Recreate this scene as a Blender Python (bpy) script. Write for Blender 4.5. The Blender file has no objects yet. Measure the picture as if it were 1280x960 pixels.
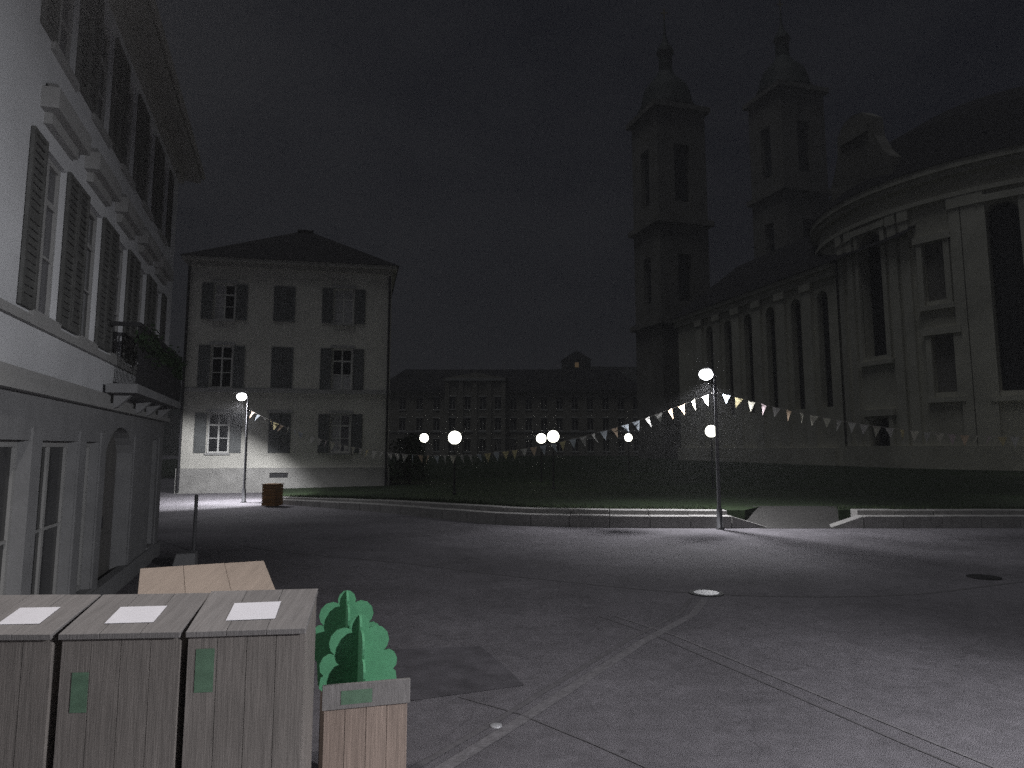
import bpy, bmesh, math, random
from mathutils import Vector, Matrix
random.seed(7)
S = bpy.context.scene
COL = S.collection
R = math.radians
V = Vector

# ------------------------------------------------------------------ camera
F_PX, PITCH, PPY, CAM_H = 900.0, R(7.0), 448.2, 2.3
cd = bpy.data.cameras.new('camera'); cam = bpy.data.objects.new('camera', cd); COL.objects.link(cam)
cam.location = (0, 0, CAM_H); cam.rotation_euler = (R(90) + PITCH, 0, 0)
cd.sensor_width = 36; cd.lens = 36 * F_PX / 1280; cd.shift_y = -(480 - PPY) / 1280
cd.clip_start = 0.05; cd.clip_end = 3000
S.camera = cam
S.cycles.sample_clamp_indirect = 0.25; S.cycles.use_denoising = False      # night webcam: keep the sampling grain
# ------------------------------------------------------------------ view transform
S.view_settings.view_transform = 'Standard'; S.view_settings.look = 'None'
S.view_settings.exposure = 0.12; S.view_settings.gamma = 1.0; S.view_settings.use_curve_mapping = False
# ------------------------------------------------------------------ world: overcast night sky over a town
w = bpy.data.worlds.new('World'); S.world = w; w.use_nodes = True
nt = w.node_tree; nt.nodes.clear()
tc = nt.nodes.new('ShaderNodeTexCoord'); mp = nt.nodes.new('ShaderNodeMapping'); mp.inputs['Scale'].default_value = (1.6, 1.6, 3.2)
nz = nt.nodes.new('ShaderNodeTexNoise'); nz.inputs['Scale'].default_value = 1.7; nz.inputs['Detail'].default_value = 5; nz.inputs['Roughness'].default_value = 0.55
cr = nt.nodes.new('ShaderNodeValToRGB')
cr.color_ramp.elements[0].position = 0.30; cr.color_ramp.elements[0].color = (0.0027, 0.0031, 0.0058, 1)
cr.color_ramp.elements[1].position = 0.72; cr.color_ramp.elements[1].color = (0.0104, 0.0108, 0.0134, 1)
bg = nt.nodes.new('ShaderNodeBackground'); bg.inputs['Strength'].default_value = 0.95
wo = nt.nodes.new('ShaderNodeOutputWorld')
nt.links.new(tc.outputs['Generated'], mp.inputs['Vector']); nt.links.new(mp.outputs[0], nz.inputs['Vector'])
sx = nt.nodes.new('ShaderNodeSeparateXYZ'); nt.links.new(tc.outputs['Generated'], sx.inputs[0])   # broad town glow on the cloud, stronger to the west
ma = nt.nodes.new('ShaderNodeMath'); ma.operation = 'MULTIPLY_ADD'; ma.inputs[1].default_value = -0.34; nt.links.new(sx.outputs['X'], ma.inputs[0]); nt.links.new(nz.outputs['Fac'], ma.inputs[2])
nt.links.new(ma.outputs[0], cr.inputs['Fac']); nt.links.new(cr.outputs[0], bg.inputs['Color']); nt.links.new(bg.outputs[0], wo.inputs[0])
# ------------------------------------------------------------------ sun lamp turned down to faint moonlight through cloud
sd = bpy.data.lights.new('moon', 'SUN'); sd.energy = 0.30; sd.angle = R(25); sd.color = (0.95, 0.97, 1.0)
so = bpy.data.objects.new('moon', sd); COL.objects.link(so)
so.rotation_euler = V((0.20, 0.22, -0.95)).to_track_quat('-Z', 'Y').to_euler()

# ------------------------------------------------------------------ picture geometry (survey of the place)
_F = V((0, math.cos(PITCH), math.sin(PITCH))); _U = V((0, -math.sin(PITCH), math.cos(PITCH))); _R = V((1, 0, 0)); _O = V((0, 0, CAM_H))
def ray(x, y): return _F + _R * ((x - 640) / F_PX) + _U * ((PPY - y) / F_PX)
def G(x, y, z=0.0):
    r = ray(x, y); return _O + r * ((z - CAM_H) / r.z)
def AT(x, y, Y):
    r = ray(x, y); return _O + r * (Y / r.y)
def onplane(x, y, P, n):
    r = ray(x, y); return _O + r * ((P - _O).dot(n) / r.dot(n))

# ------------------------------------------------------------------ mesh helpers
class MB:
    def __init__(s): s.v = []; s.f = []
    def quad(s, *p):
        i = len(s.v); s.v += [V(q) for q in p]; s.f.append(tuple(range(i, i + len(p))))
    def hexa(s, c):                       # 8 corners: bottom loop then top loop
        i = len(s.v); s.v += [V(q) for q in c]
        for a in ((0, 3, 2, 1), (4, 5, 6, 7), (0, 1, 5, 4), (1, 2, 6, 5), (2, 3, 7, 6), (3, 0, 4, 7)): s.f.append(tuple(i + k for k in a))
    def box(s, x0, x1, y0, y1, z0, z1):
        s.hexa([(x0, y0, z0), (x1, y0, z0), (x1, y1, z0), (x0, y1, z0), (x0, y0, z1), (x1, y0, z1), (x1, y1, z1), (x0, y1, z1)])
    def fbox(s, F, u0, u1, v0, v1, d0, d1):
        s.hexa([F(u0, v0, d0), F(u1, v0, d0), F(u1, v0, d1), F(u0, v0, d1), F(u0, v1, d0), F(u1, v1, d0), F(u1, v1, d1), F(u0, v1, d1)])
    def prism(s, pts, off):               # planar outline pushed along off
        n = len(pts); i = len(s.v); off = V(off)
        s.v += [V(p) for p in pts] + [V(p) + off for p in pts]
        s.f.append(tuple(range(i, i + n))); s.f.append(tuple(range(i + 2 * n - 1, i + n - 1, -1)))
        for k in range(n): s.f.append((i + k, i + (k + 1) % n, i + n + (k + 1) % n, i + n + k))
    def tube(s, path, rad, n=10, cap=True):
        path = [V(p) for p in path]
        if not isinstance(rad, (list, tuple)): rad = [rad] * len(path)
        base = len(s.v)
        for k, p in enumerate(path):
            a = path[max(k - 1, 0)]; b = path[min(k + 1, len(path) - 1)]; t = (b - a).normalized()
            ref = V((1, 0, 0)) if abs(t.x) < 0.8 else V((0, 1, 0))
            e1 = t.cross(ref).normalized(); e2 = t.cross(e1)
            for j in range(n):
                q = 2 * math.pi * j / n; s.v.append(p + (e1 * math.cos(q) + e2 * math.sin(q)) * rad[k])
        for k in range(len(path) - 1):
            for j in range(n):
                s.f.append((base + k * n + j, base + k * n + (j + 1) % n, base + (k + 1) * n + (j + 1) % n, base + (k + 1) * n + j))
        if cap:
            s.f.append(tuple(base + j for j in range(n))); s.f.append(tuple(base + (len(path) - 1) * n + j for j in range(n)))
    def lathe(s, c, prof, n=24):          # prof: (radius, z)
        c = V(c); base = len(s.v)
        for r, z in prof:
            for j in range(n):
                q = 2 * math.pi * j / n; s.v.append(c + V((r * math.cos(q), r * math.sin(q), z)))
        for k in range(len(prof) - 1):
            for j in range(n):
                s.f.append((base + k * n + j, base + k * n + (j + 1) % n, base + (k + 1) * n + (j + 1) % n, base + (k + 1) * n + j))
        s.f.append(tuple(base + j for j in range(n))[::-1]); s.f.append(tuple(base + (len(prof) - 1) * n + j for j in range(n)))
    def facade(s, F, u0, u1, v0, v1, holes, depth, us=()):
        U = sorted({round(x, 4) for x in [u0, u1, *us] + [h[0] for h in holes] + [h[1] for h in holes] if u0 <= x <= u1})
        W = sorted({round(x, 4) for x in [v0, v1] + [h[2] for h in holes] + [h[3] for h in holes] if v0 <= x <= v1})
        for a, b in zip(U, U[1:]):
            for c, d in zip(W, W[1:]):
                m, n = (a + b) / 2, (c + d) / 2
                if any(h[0] < m < h[1] and h[2] < n < h[3] for h in holes): continue
                s.quad(F(a, c, 0), F(b, c, 0), F(b, d, 0), F(a, d, 0))
        for h in holes:
            dd = h[4] if len(h) > 4 else depth
            a, b, c, d = h[:4]
            s.quad(F(a, c, 0), F(a, d, 0), F(a, d, dd), F(a, c, dd)); s.quad(F(b, c, 0), F(b, c, dd), F(b, d, dd), F(b, d, 0))
            s.quad(F(a, d, 0), F(b, d, 0), F(b, d, dd), F(a, d, dd)); s.quad(F(a, c, 0), F(a, c, dd), F(b, c, dd), F(b, c, 0))
    def arch(s, F, u0, u1, vs, vt, d0, d1, n=10):   # fills the corners of a rectangular hole above springing vs up to vt
        um = (u0 + u1) / 2; r = (u1 - u0) / 2; h = vt - vs
        pts = [(um - r * math.cos(math.pi * k / n), vs + h * 0.985 * math.sin(math.pi * k / n)) for k in range(n + 1)]
        for (a, b), (c, d) in zip(pts, pts[1:]):
            s.hexa([F(a, b, d0), F(c, d, d0), F(c, d, d1), F(a, b, d1), F(a, vt, d0), F(c, vt, d0), F(c, vt, d1), F(a, vt, d1)])
    def build(s, name, mat, parent=None, loc=None, recalc=True, bevel=0):
        org = V((0, 0, 0))
        if parent is not None: org = V(parent['org'])
        if loc is not None: org = V(loc)
        me = bpy.data.meshes.new(name)
        me.from_pydata([tuple(p - org) for p in s.v], [], s.f)
        bm = bmesh.new(); bm.from_mesh(me)
        bmesh.ops.remove_doubles(bm, verts=bm.verts, dist=1e-5)
        if recalc: bmesh.ops.recalc_face_normals(bm, faces=bm.faces)
        if bevel: bmesh.ops.bevel(bm, geom=[e for e in bm.edges if len(e.link_faces) == 2 and e.calc_face_angle(0) > 0.6], offset=bevel, segments=1, affect='EDGES')
        bm.to_mesh(me); bm.free()
        if mat: me.materials.append(mat)
        o = bpy.data.objects.new(name, me); COL.objects.link(o)
        o['org'] = tuple(org)
        if parent is not None: o.parent = parent
        else: o.location = org
        return o

def tag(o, label=None, cat=None, group=None, kind=None):
    if label: o['label'] = label
    if cat: o['category'] = cat
    if group: o['group'] = group
    if kind: o['kind'] = kind
    return o
def thing(name, label, cat, loc, group=None):
    o = bpy.data.objects.new(name, None); COL.objects.link(o); o.location = loc; o['org'] = tuple(loc); o.empty_display_size = 0.2
    return tag(o, label, cat, group)
def inst(src, parent, loc, rot=(0, 0, 0), scale=(1, 1, 1), name=None):   # another part sharing src's mesh, placed at a world point
    o = src.copy(); COL.objects.link(o)
    if name: o.name = name
    o.parent = parent; o.location = V(loc) - V(parent['org']); o.rotation_euler = rot; o.scale = scale; o['org'] = tuple(loc)
    return o
def smooth(o):
    for p in o.data.polygons: p.use_smooth = True
    return o
def copy_tree(o, parent=None, delta=None):
    c = o.copy(); COL.objects.link(c); c.parent = parent
    for ch in list(o.children): copy_tree(ch, c)
    return c

# ------------------------------------------------------------------ materials
def mat(name, col, rough=0.8, var=0.15, scale=4.0, bump=0.0, bscale=40.0, col2=None, stretch=(1, 1, 1), spec=0.3, metal=0.0, rnd=0.0, blotch=0.0, bl_scale=0.35):
    m = bpy.data.materials.new(name); m.use_nodes = True; t = m.node_tree; L = t.links; N = t.nodes
    b = N['Principled BSDF']; b.inputs['Roughness'].default_value = rough; b.inputs['Specular IOR Level'].default_value = spec; b.inputs['Metallic'].default_value = metal
    tc = N.new('ShaderNodeTexCoord'); mp = N.new('ShaderNodeMapping'); mp.inputs['Scale'].default_value = stretch
    L.new(tc.outputs['Object'], mp.inputs['Vector'])
    n1 = N.new('ShaderNodeTexNoise'); n1.inputs['Scale'].default_value = scale; n1.inputs['Detail'].default_value = 6; n1.inputs['Roughness'].default_value = 0.6
    L.new(mp.outputs[0], n1.inputs['Vector'])
    ramp = N.new('ShaderNodeValToRGB'); e = ramp.color_ramp.elements
    c = V(col); c2 = V(col2) if col2 else c
    e[0].position = 0.3; e[0].color = (*(c * (1 - var)), 1); e[1].position = 0.7; e[1].color = (*(c2 * (1 + var)), 1)
    L.new(n1.outputs['Fac'], ramp.inputs['Fac']); out = ramp.outputs[0]
    if blotch:
        n3 = N.new('ShaderNodeTexNoise'); n3.inputs['Scale'].default_value = bl_scale; n3.inputs['Detail'].default_value = 4
        L.new(tc.outputs['Object'], n3.inputs['Vector'])
        mr = N.new('ShaderNodeMapRange'); mr.inputs[1].default_value = 0.3; mr.inputs[2].default_value = 0.7; mr.inputs[3].default_value = 1 - blotch; mr.inputs[4].default_value = 1 + blotch
        L.new(n3.outputs['Fac'], mr.inputs[0])
        mx = N.new('ShaderNodeVectorMath'); mx.operation = 'SCALE'; L.new(out, mx.inputs[0]); L.new(mr.outputs[0], mx.inputs['Scale']); out = mx.outputs[0]
    if rnd:
        oi = N.new('ShaderNodeObjectInfo'); mr = N.new('ShaderNodeMapRange'); mr.inputs[3].default_value = 1 - rnd; mr.inputs[4].default_value = 1 + rnd
        L.new(oi.outputs['Random'], mr.inputs[0])
        mx = N.new('ShaderNodeVectorMath'); mx.operation = 'SCALE'; L.new(out, mx.inputs[0]); L.new(mr.outputs[0], mx.inputs['Scale']); out = mx.outputs[0]
    L.new(out, b.inputs['Base Color'])
    if bump:
        n2 = N.new('ShaderNodeTexNoise'); n2.inputs['Scale'].default_value = bscale; n2.inputs['Detail'].default_value = 4
        L.new(mp.outputs[0], n2.inputs['Vector'])
        bp = N.new('ShaderNodeBump'); bp.inputs['Strength'].default_value = bump; bp.inputs['Distance'].default_value = 0.02
        L.new(n2.outputs['Fac'], bp.inputs['Height']); L.new(bp.outputs[0], b.inputs['Normal'])
    return m
def emit(name, col, st):
    m = bpy.data.materials.new(name); m.use_nodes = True; b = m.node_tree.nodes['Principled BSDF']
    b.inputs['Base Color'].default_value = (*col, 1); b.inputs['Emission Color'].default_value = (*col, 1); b.inputs['Emission Strength'].default_value = st
    return m
M = {}
M['asphalt'] = mat('asphalt', (0.178, 0.168, 0.184), 0.85, 0.15, 6.0, 0.7, 110, blotch=0.22, bl_scale=0.38)
M['asphalt_shadow'] = mat('asphalt_shadow', (0.110, 0.104, 0.116), 0.85, 0.25, 4, 0.4, 90, blotch=0.2, bl_scale=0.8)  # darker asphalt tone for the painted shadow by the planter
M['seam'] = mat('seam', (0.142, 0.135, 0.144), 0.9, 0.2, 9)
M['sett'] = mat('sett', (0.190, 0.181, 0.192), 0.85, 0.25, 12, 0.4, 30)
M['gravel'] = mat('gravel', (0.052, 0.050, 0.048), 0.95, 0.4, 18, 1.0, 40, blotch=0.15)
M['lawn'] = mat('lawn', (0.016, 0.028, 0.010), 0.95, 0.4, 6, 0.8, 50, blotch=0.3)
M['blade'] = mat('blade', (0.03, 0.045, 0.018), 0.8, 0.4, 3)
M['stone'] = mat('stone', (0.33, 0.32, 0.31), 0.85, 0.18, 5, 0.4, 35, rnd=0.12)
M['plaster_left'] = mat('plaster_left', (0.66, 0.67, 0.69), 0.9, 0.07, 1.2, 0.12, 60, blotch=0.10, bl_scale=0.5)
M['stone_base'] = mat('stone_base', (0.25, 0.252, 0.258), 0.9, 0.12, 3, 0.3, 30, blotch=0.1)
M['plaster_house'] = mat('plaster_house', (0.60, 0.59, 0.54), 0.9, 0.08, 1.0, 0.12, 40, blotch=0.10, bl_scale=0.4)
M['house_plinth'] = mat('house_plinth', (0.34, 0.335, 0.32), 0.9, 0.15, 2, 0.3, 25, blotch=0.15)
M['sandstone'] = mat('sandstone', (0.46, 0.45, 0.38), 0.9, 0.14, 0.5, 0.2, 8, blotch=0.16, bl_scale=0.16)
M['sandstone_trim'] = mat('sandstone_trim', (0.47, 0.46, 0.395), 0.9, 0.12, 0.6, 0.2, 8, blotch=0.12, bl_scale=0.2)
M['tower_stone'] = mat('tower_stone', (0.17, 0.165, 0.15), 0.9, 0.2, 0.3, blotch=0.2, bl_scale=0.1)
M['palace'] = mat('palace', (0.29, 0.275, 0.24), 0.9, 0.12, 0.3, blotch=0.15, bl_scale=0.1)
M['soffit'] = mat('soffit', (0.34, 0.335, 0.31), 0.9, 0.1, 2)
M['roof'] = mat('roof', (0.020, 0.019, 0.022), 0.9, 0.3, 3, 0.5, 12)
M['copper'] = mat('copper', (0.02, 0.028, 0.028), 0.7, 0.3, 1)
M['trim'] = mat('trim', (0.36, 0.36, 0.355), 0.85, 0.08, 3)
M['frame'] = mat('frame', (0.62, 0.62, 0.60), 0.6, 0.05, 5)
M['glass'] = mat('glass', (0.012, 0.013, 0.015), 0.12, 0.3, 1, spec=0.5)
M['glass_curtain'] = mat('glass_curtain', (0.11, 0.11, 0.118), 0.35, 0.25, 2.5, stretch=(4, 4, 0.3), spec=0.5)
M['blind'] = mat('blind', (0.42, 0.42, 0.43), 0.7, 0.1, 2)
M['shutter'] = mat('shutter', (0.115, 0.117, 0.113), 0.7, 0.2, 6, rnd=0.15)
M['shutter_house'] = mat('shutter_house', (0.12, 0.127, 0.127), 0.7, 0.2, 6, rnd=0.15)
M['iron'] = mat('iron', (0.035, 0.035, 0.038), 0.6, 0.2, 8, metal=0.3)
M['pole'] = mat('pole', (0.15, 0.15, 0.16), 0.5, 0.1, 8, metal=0.3)
M['door'] = mat('door', (0.16, 0.155, 0.15), 0.6, 0.15, 4, stretch=(1, 1, 0.2))
M['wood'] = mat('wood', (0.225, 0.204, 0.190), 0.75, 0.22, 9, 0.2, 24, stretch=(6, 6, 0.35), rnd=0.03, blotch=0.1, bl_scale=1.6)
M['wood_lid'] = mat('wood_lid', (0.215, 0.203, 0.200), 0.75, 0.18, 8, 0.25, 20, stretch=(7, 0.4, 1), rnd=0.08, blotch=0.12, bl_scale=1.6)
M['wood_tan'] = mat('wood_tan', (0.37, 0.305, 0.258), 0.75, 0.10, 5, 0.2, 20, stretch=(6, 0.5, 1), rnd=0.05)
M['wood_pink'] = mat('wood_pink', (0.30, 0.235, 0.20), 0.75, 0.22, 9, 0.25, 24, stretch=(7, 7, 0.35), rnd=0.14)
M['wood_orange'] = mat('wood_orange', (0.22, 0.11, 0.035), 0.75, 0.2, 6, 0.2, 20, rnd=0.12)
M['soil'] = mat('soil', (0.02, 0.016, 0.012), 0.95, 0.3, 20)
M['paper'] = mat('paper', (0.80, 0.79, 0.84), 0.6, 0.04, 6)
M['tape'] = mat('tape', (0.12, 0.205, 0.14), 0.5, 0.2, 12)
M['green'] = mat('green', (0.105, 0.335, 0.18), 0.7, 0.10, 8, 0.1, 40, rnd=0.06)
M['metal_cover'] = mat('metal_cover', (0.5, 0.5, 0.52), 0.35, 0.15, 10, metal=0.2)
M['cover_dark'] = mat('cover_dark', (0.02, 0.02, 0.022), 0.6, 0.2, 10)
M['hill'] = mat('hill', (0.012, 0.016, 0.010), 1.0, 0.3, 0.02)
M['leaf'] = mat('leaf', (0.020, 0.040, 0.016), 0.8, 0.4, 2)
M['cord'] = mat('cord', (0.4, 0.38, 0.35), 0.8)
M['gold'] = mat('gold', (0.2, 0.15, 0.04), 0.5, metal=0.5)
M['lamp_glow'] = emit('lamp_glow', (0.96, 0.97, 1.0), 9.0)
M['globe_glow'] = emit('globe_glow', (1.0, 0.99, 0.86), 6.0)
M['lit_pane'] = emit('lit_pane', (1.0, 0.66, 0.34), 0.05)
FLAGC = [(0.74, 0.73, 0.70), (0.72, 0.64, 0.38), (0.72, 0.60, 0.62), (0.60, 0.66, 0.72), (0.70, 0.54, 0.40), (0.72, 0.70, 0.60)]
def flagmat(i, c):
    m = mat('flag_cloth_%d' % i, c, 0.8, 0.06, 10); t = m.node_tree; b = t.nodes['Principled BSDF']
    tr = t.nodes.new('ShaderNodeBsdfTranslucent'); tr.inputs[0].default_value = (*c, 1); mx = t.nodes.new('ShaderNodeMixShader'); mx.inputs[0].default_value = 0.45
    t.links.new(b.outputs[0], mx.inputs[1]); t.links.new(tr.outputs[0], mx.inputs[2]); t.links.new(mx.outputs[0], t.nodes['Material Output'].inputs[0])
    return m
FM = [flagmat(i, c) for i, c in enumerate(FLAGC)]

# worn asphalt: soft tyre-polished mottling, small dark spots and faint hairline cracks
t = M['asphalt'].node_tree; N = t.nodes; L = t.links; b = N['Principled BSDF']; src = b.inputs['Base Color'].links[0].from_socket
tc = N.new('ShaderNodeTexCoord')
def chain(src, fac, lo, hi, a, c):
    mr = N.new('ShaderNodeMapRange'); mr.inputs[1].default_value = lo; mr.inputs[2].default_value = hi; mr.inputs[3].default_value = a; mr.inputs[4].default_value = c
    L.new(fac, mr.inputs[0]); mx = N.new('ShaderNodeVectorMath'); mx.operation = 'SCALE'; L.new(src, mx.inputs[0]); L.new(mr.outputs[0], mx.inputs['Scale']); return mx.outputs[0]
n1 = N.new('ShaderNodeTexNoise'); n1.inputs['Scale'].default_value = 1.4; n1.inputs['Detail'].default_value = 9; n1.inputs['Roughness'].default_value = 0.72; L.new(tc.outputs['Object'], n1.inputs['Vector'])
src = chain(src, n1.outputs['Fac'], .35, .65, .86, 1.12)
v1 = N.new('ShaderNodeTexVoronoi'); v1.inputs['Scale'].default_value = 1.6; L.new(tc.outputs['Object'], v1.inputs['Vector']); src = chain(src, v1.outputs['Distance'], .03, .07, .72, 1.0)
wz = N.new('ShaderNodeTexNoise'); wz.inputs['Scale'].default_value = 1.1; wz.inputs['Detail'].default_value = 5; L.new(tc.outputs['Object'], wz.inputs['Vector'])
ad = N.new('ShaderNodeVectorMath'); ad.operation = 'MULTIPLY_ADD'; ad.inputs[1].default_value = (.9, .9, .9); L.new(wz.outputs['Color'], ad.inputs[0]); L.new(tc.outputs['Object'], ad.inputs[2])
v2 = N.new('ShaderNodeTexVoronoi'); v2.feature = 'DISTANCE_TO_EDGE'; v2.inputs['Scale'].default_value = 0.33; L.new(ad.outputs[0], v2.inputs['Vector']); src = chain(src, v2.outputs['Distance'], .001, .004, .78, 1.0)
L.new(src, b.inputs['Base Color'])

# ================================================================== SETTING
mb = MB(); mb.quad((-900, -120, 0), (900, -120, 0), (900, 900, 0), (-900, 900, 0))
tag(mb.build('plaza_ground', M['asphalt']), kind='structure')

def ribbon(name, pts, width, m, z):
    mb = MB(); L = []; Q = []
    P = [V((p[0], p[1], 0)) for p in pts]
    for i, p in enumerate(P):
        t = (P[min(i + 1, len(P) - 1)] - P[max(i - 1, 0)]).normalized(); n = V((-t.y, t.x, 0))
        L.append(p + n * width / 2 + V((0, 0, z))); Q.append(p - n * width / 2 + V((0, 0, z)))
    for i in range(len(P) - 1): mb.quad(Q[i], Q[i + 1], L[i + 1], L[i])
    return tag(mb.build(name, m), kind='structure')
def smooth_line(pts, n=8):
    out = []
    P = [V((p[0], p[1], 0)) for p in pts]
    for i in range(len(P) - 1):
        a = P[max(i - 1, 0)]; b = P[i]; c = P[i + 1]; d = P[min(i + 2, len(P) - 1)]
        for k in range(n):
            t = k / n
            out.append(0.5 * ((2 * b) + (c - a) * t + (2 * a - 5 * b + 4 * c - d) * t * t + (3 * b - a - 3 * c + d) * t ** 3))
    return out + [P[-1]]
# asphalt seams, drainage line, painted shadow patch (all flush sheets, one above the other)
ribbon('paving_seam', smooth_line([(-6.3, 17.3), (-5.1, 16.3), (-2.25, 14.8), (0, 13.3), (3.0, 11.75), (5.9, 11.6), (8.8, 12.75), (13, 14.5), (22, 19)]), 0.07, M['seam'], 0.004)
ribbon('paving_seam', [(2.75, 11.4), (2.35, 10.4), (1.4, 9.0), (0.45, 7.4), (-0.14, 6.4), (-0.9, 5.2), (-2.2, 3.3)], 0.06, M['seam'], 0.005)
ribbon('drain_strip', [(2.95, 11.35), (2.5, 10.3), (1.55, 8.9), (0.6, 7.3), (0.0, 6.3), (-0.75, 5.1), (-2.0, 3.2)], 0.12, M['sett'], 0.0045)
ribbon('paving_seam', [(1.2, 10.2), (1.77, 9.17), (2.4, 7.6), (3.06, 5.94), (3.9, 4.0)], 0.028, M['seam'], 0.0055)
ribbon('drain_strip', [(1.42, 10.2), (1.99, 9.2), (2.62, 7.65), (3.28, 6.0), (4.1, 4.05)], 0.035, M['sett'], 0.006)
ribbon('paving_seam', [G(575, 872)[:2], G(650, 893)[:2], G(745, 932)[:2], G(830, 970)[:2]], 0.022, M['seam'], 0.0065)
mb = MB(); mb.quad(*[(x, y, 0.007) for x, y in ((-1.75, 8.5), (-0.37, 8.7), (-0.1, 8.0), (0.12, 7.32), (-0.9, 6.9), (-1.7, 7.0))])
tag(mb.build('shadow_patch', M['asphalt_shadow']), kind='structure')  # cast shadow beside the planter, painted as a darker sheet on the ground

# ---- stone bench wall line (front foot of the wall)
WL = [(-10.2, 30.1), (-9.59, 29.75), (-7.1, 27.9), (-4.51, 25.82), (-2.03, 23.3), (0, 21.75), (2.75, 21.08), (6.25, 20.9)]
WR = [(10.05, 20.95), (14.6, 20.98), (20, 21.05), (28, 21.2)]
def hfac(x): return max(0.0, min(1.0, (x + 10.2) / 9.0))
def h1(x): return 0.17 + 0.17 * hfac(x)
def h2(x): return h1(x) + 0.04 + 0.09 * hfac(x)
def lawn_z(x): return h2(x) - 0.03
def resample(pts, step):
    P = [V((p[0], p[1], 0)) for p in pts]; L = [0]
    for a, b in zip(P, P[1:]): L.append(L[-1] + (b - a).length)
    n = max(1, round(L[-1] / step)); out = []
    for k in range(n + 1):
        s = L[-1] * k / n; i = max(j for j in range(len(L)) if L[j] <= s + 1e-6); i = min(i, len(P) - 2)
        out.append(P[i].lerp(P[i + 1], (s - L[i]) / (L[i + 1] - L[i])))
    return out
def offset(P, d):
    out = []
    for i, p in enumerate(P):
        t = (P[min(i + 1, len(P) - 1)] - P[max(i - 1, 0)]).normalized(); out.append(p + V((-t.y, t.x, 0)) * d)
    return out
def bench_wall(pts, label, ends):
    root = thing('stone_wall', label, 'wall', (pts[0][0], pts[0][1], 0), 'low stone walls edging the lawn')
    P = resample(smooth_line(pts, 6), 1.15)
    B1, B2 = offset(P, 0.42), offset(P, 0.84)
    for nm, A, B, hf, s in (('stone_block', P, B1, h1, 0.0), ('step_block', B1, B2, h2, 0.003)):
        for i in range(len(P) - 1):
            mb = MB(); a0, a1, b0, b1 = A[i], A[i + 1], B[i], B[i + 1]; g = 0.007
            e = (a1 - a0).normalized() * g; off = (b0 - a0).normalized() * s; jit = random.uniform(-0.006, 0.006)
            q = [a0 + e + off, a1 - e + off, b1 - e, b0 + e]
            mb.hexa([(p.x, p.y, -0.03) for p in q] + [(p.x, p.y, hf(p.x) + jit) for p in q])
            mb.build(nm, M['stone'], root, bevel=0.012)
    x0, y0, x1, y1, d = ends                        # wedge stone that slopes down beside the path
    mb = MB(); n = V((0, 0.40, 0)); a = V((x0, y0, 0)); b = V((x1, y1, 0)); z = h1(x0)
    mb.hexa([a + V((0, 0, -.03)), b + V((0, 0, -.03)), b + n + V((0, 0, -.03)), a + n + V((0, 0, -.03)), a + V((0, 0, z)), b + V((0, 0, 0.03)), b + n + V((0, 0, 0.03)), a + n + V((0, 0, z))])
    mb.build('wedge_stone', M['stone'], root, bevel=0.01)
    return P
bench_wall(WL, 'long curved two-step stone wall from the house lamp to the path opening', (6.27, 20.9, 7.3, 21.02, 1))
bench_wall(WR, 'straight two-step stone wall on the cathedral side of the path opening', (10.03, 20.95, 9.15, 21.02, -1))

# ---- lawn, ramp path
LP = offset(resample(smooth_line(WL, 6), 1.15), 0.83)
def lawn_mesh(name, outline):
    mb = MB(); mb.quad(*[(x, y, lawn_z(x)) for x, y in outline])
    o = mb.build(name, None); bm = bmesh.new(); bm.from_mesh(o.data)
    bmesh.ops.triangulate(bm, faces=bm.faces)
    for e in list(bm.edges): pass
    if bm.faces[0 if not hasattr(bm.faces, 'ensure_lookup_table') else (bm.faces.ensure_lookup_table() or 0)].normal.z < 0: bmesh.ops.reverse_faces(bm, faces=bm.faces)
    r = bmesh.ops.extrude_edge_only(bm, edges=[e for e in bm.edges if len(e.link_faces) == 1])
    for v in [g for g in r['geom'] if isinstance(g, bmesh.types.BMVert)]: v.co.z = -0.05
    bm.to_mesh(o.data); bm.free(); o.data.materials.append(M['lawn'])
    return tag(o, kind='structure')
HL = V((-16.7, 36.3, 0)); HR = V((-6.55, 38.5, 0)); hd = (HR - HL).normalized(); hn = V((hd.y, -hd.x, 0)); HW = (HR - HL).length
left_out = [(p.x, p.y) for p in LP] + [(6.9, 21.75), (7.9, 23.2), (10.3, 23.2), (10.3, 157), (-60, 157), (-60, 60), (-8, 50)] + [tuple((HR + hn * 0.0).xy), tuple((HL + hd * 4.2).xy)]
lawn_mesh('lawn', left_out)
right_out = [(10.05, 21.82), (14.6, 21.84), (20, 21.9), (60, 22.1), (120, 30), (120, 157), (10.3, 157), (10.3, 23.2), (9.7, 21.8)]
lawn_mesh('lawn', right_out)
mb = MB(); rg = random.Random(11); nx, ny = 10, 10; gr = []
for j in range(ny + 1):
    v = j / ny; y = 20.88 + v * 2.4; xl = 7.05 + .85 * v ** 1.5 - .5 * min(1, v * 4); xr = 9.42 + .95 * v ** 1.5 + .45 * min(1, v * 4)
    gr.append([V((xl + (xr - xl) * i / nx, y, .006 + (lawn_z(8) - .004) * (v * v * (3 - 2 * v)) + (rg.uniform(0, .012) if 0 < j < ny else 0))) for i in range(nx + 1)])
for j in range(ny):
    for i in range(nx): mb.quad(gr[j][i], gr[j][i + 1], gr[j + 1][i + 1], gr[j + 1][i])
tag(mb.build('gravel_path', M['gravel']), kind='structure')

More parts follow.
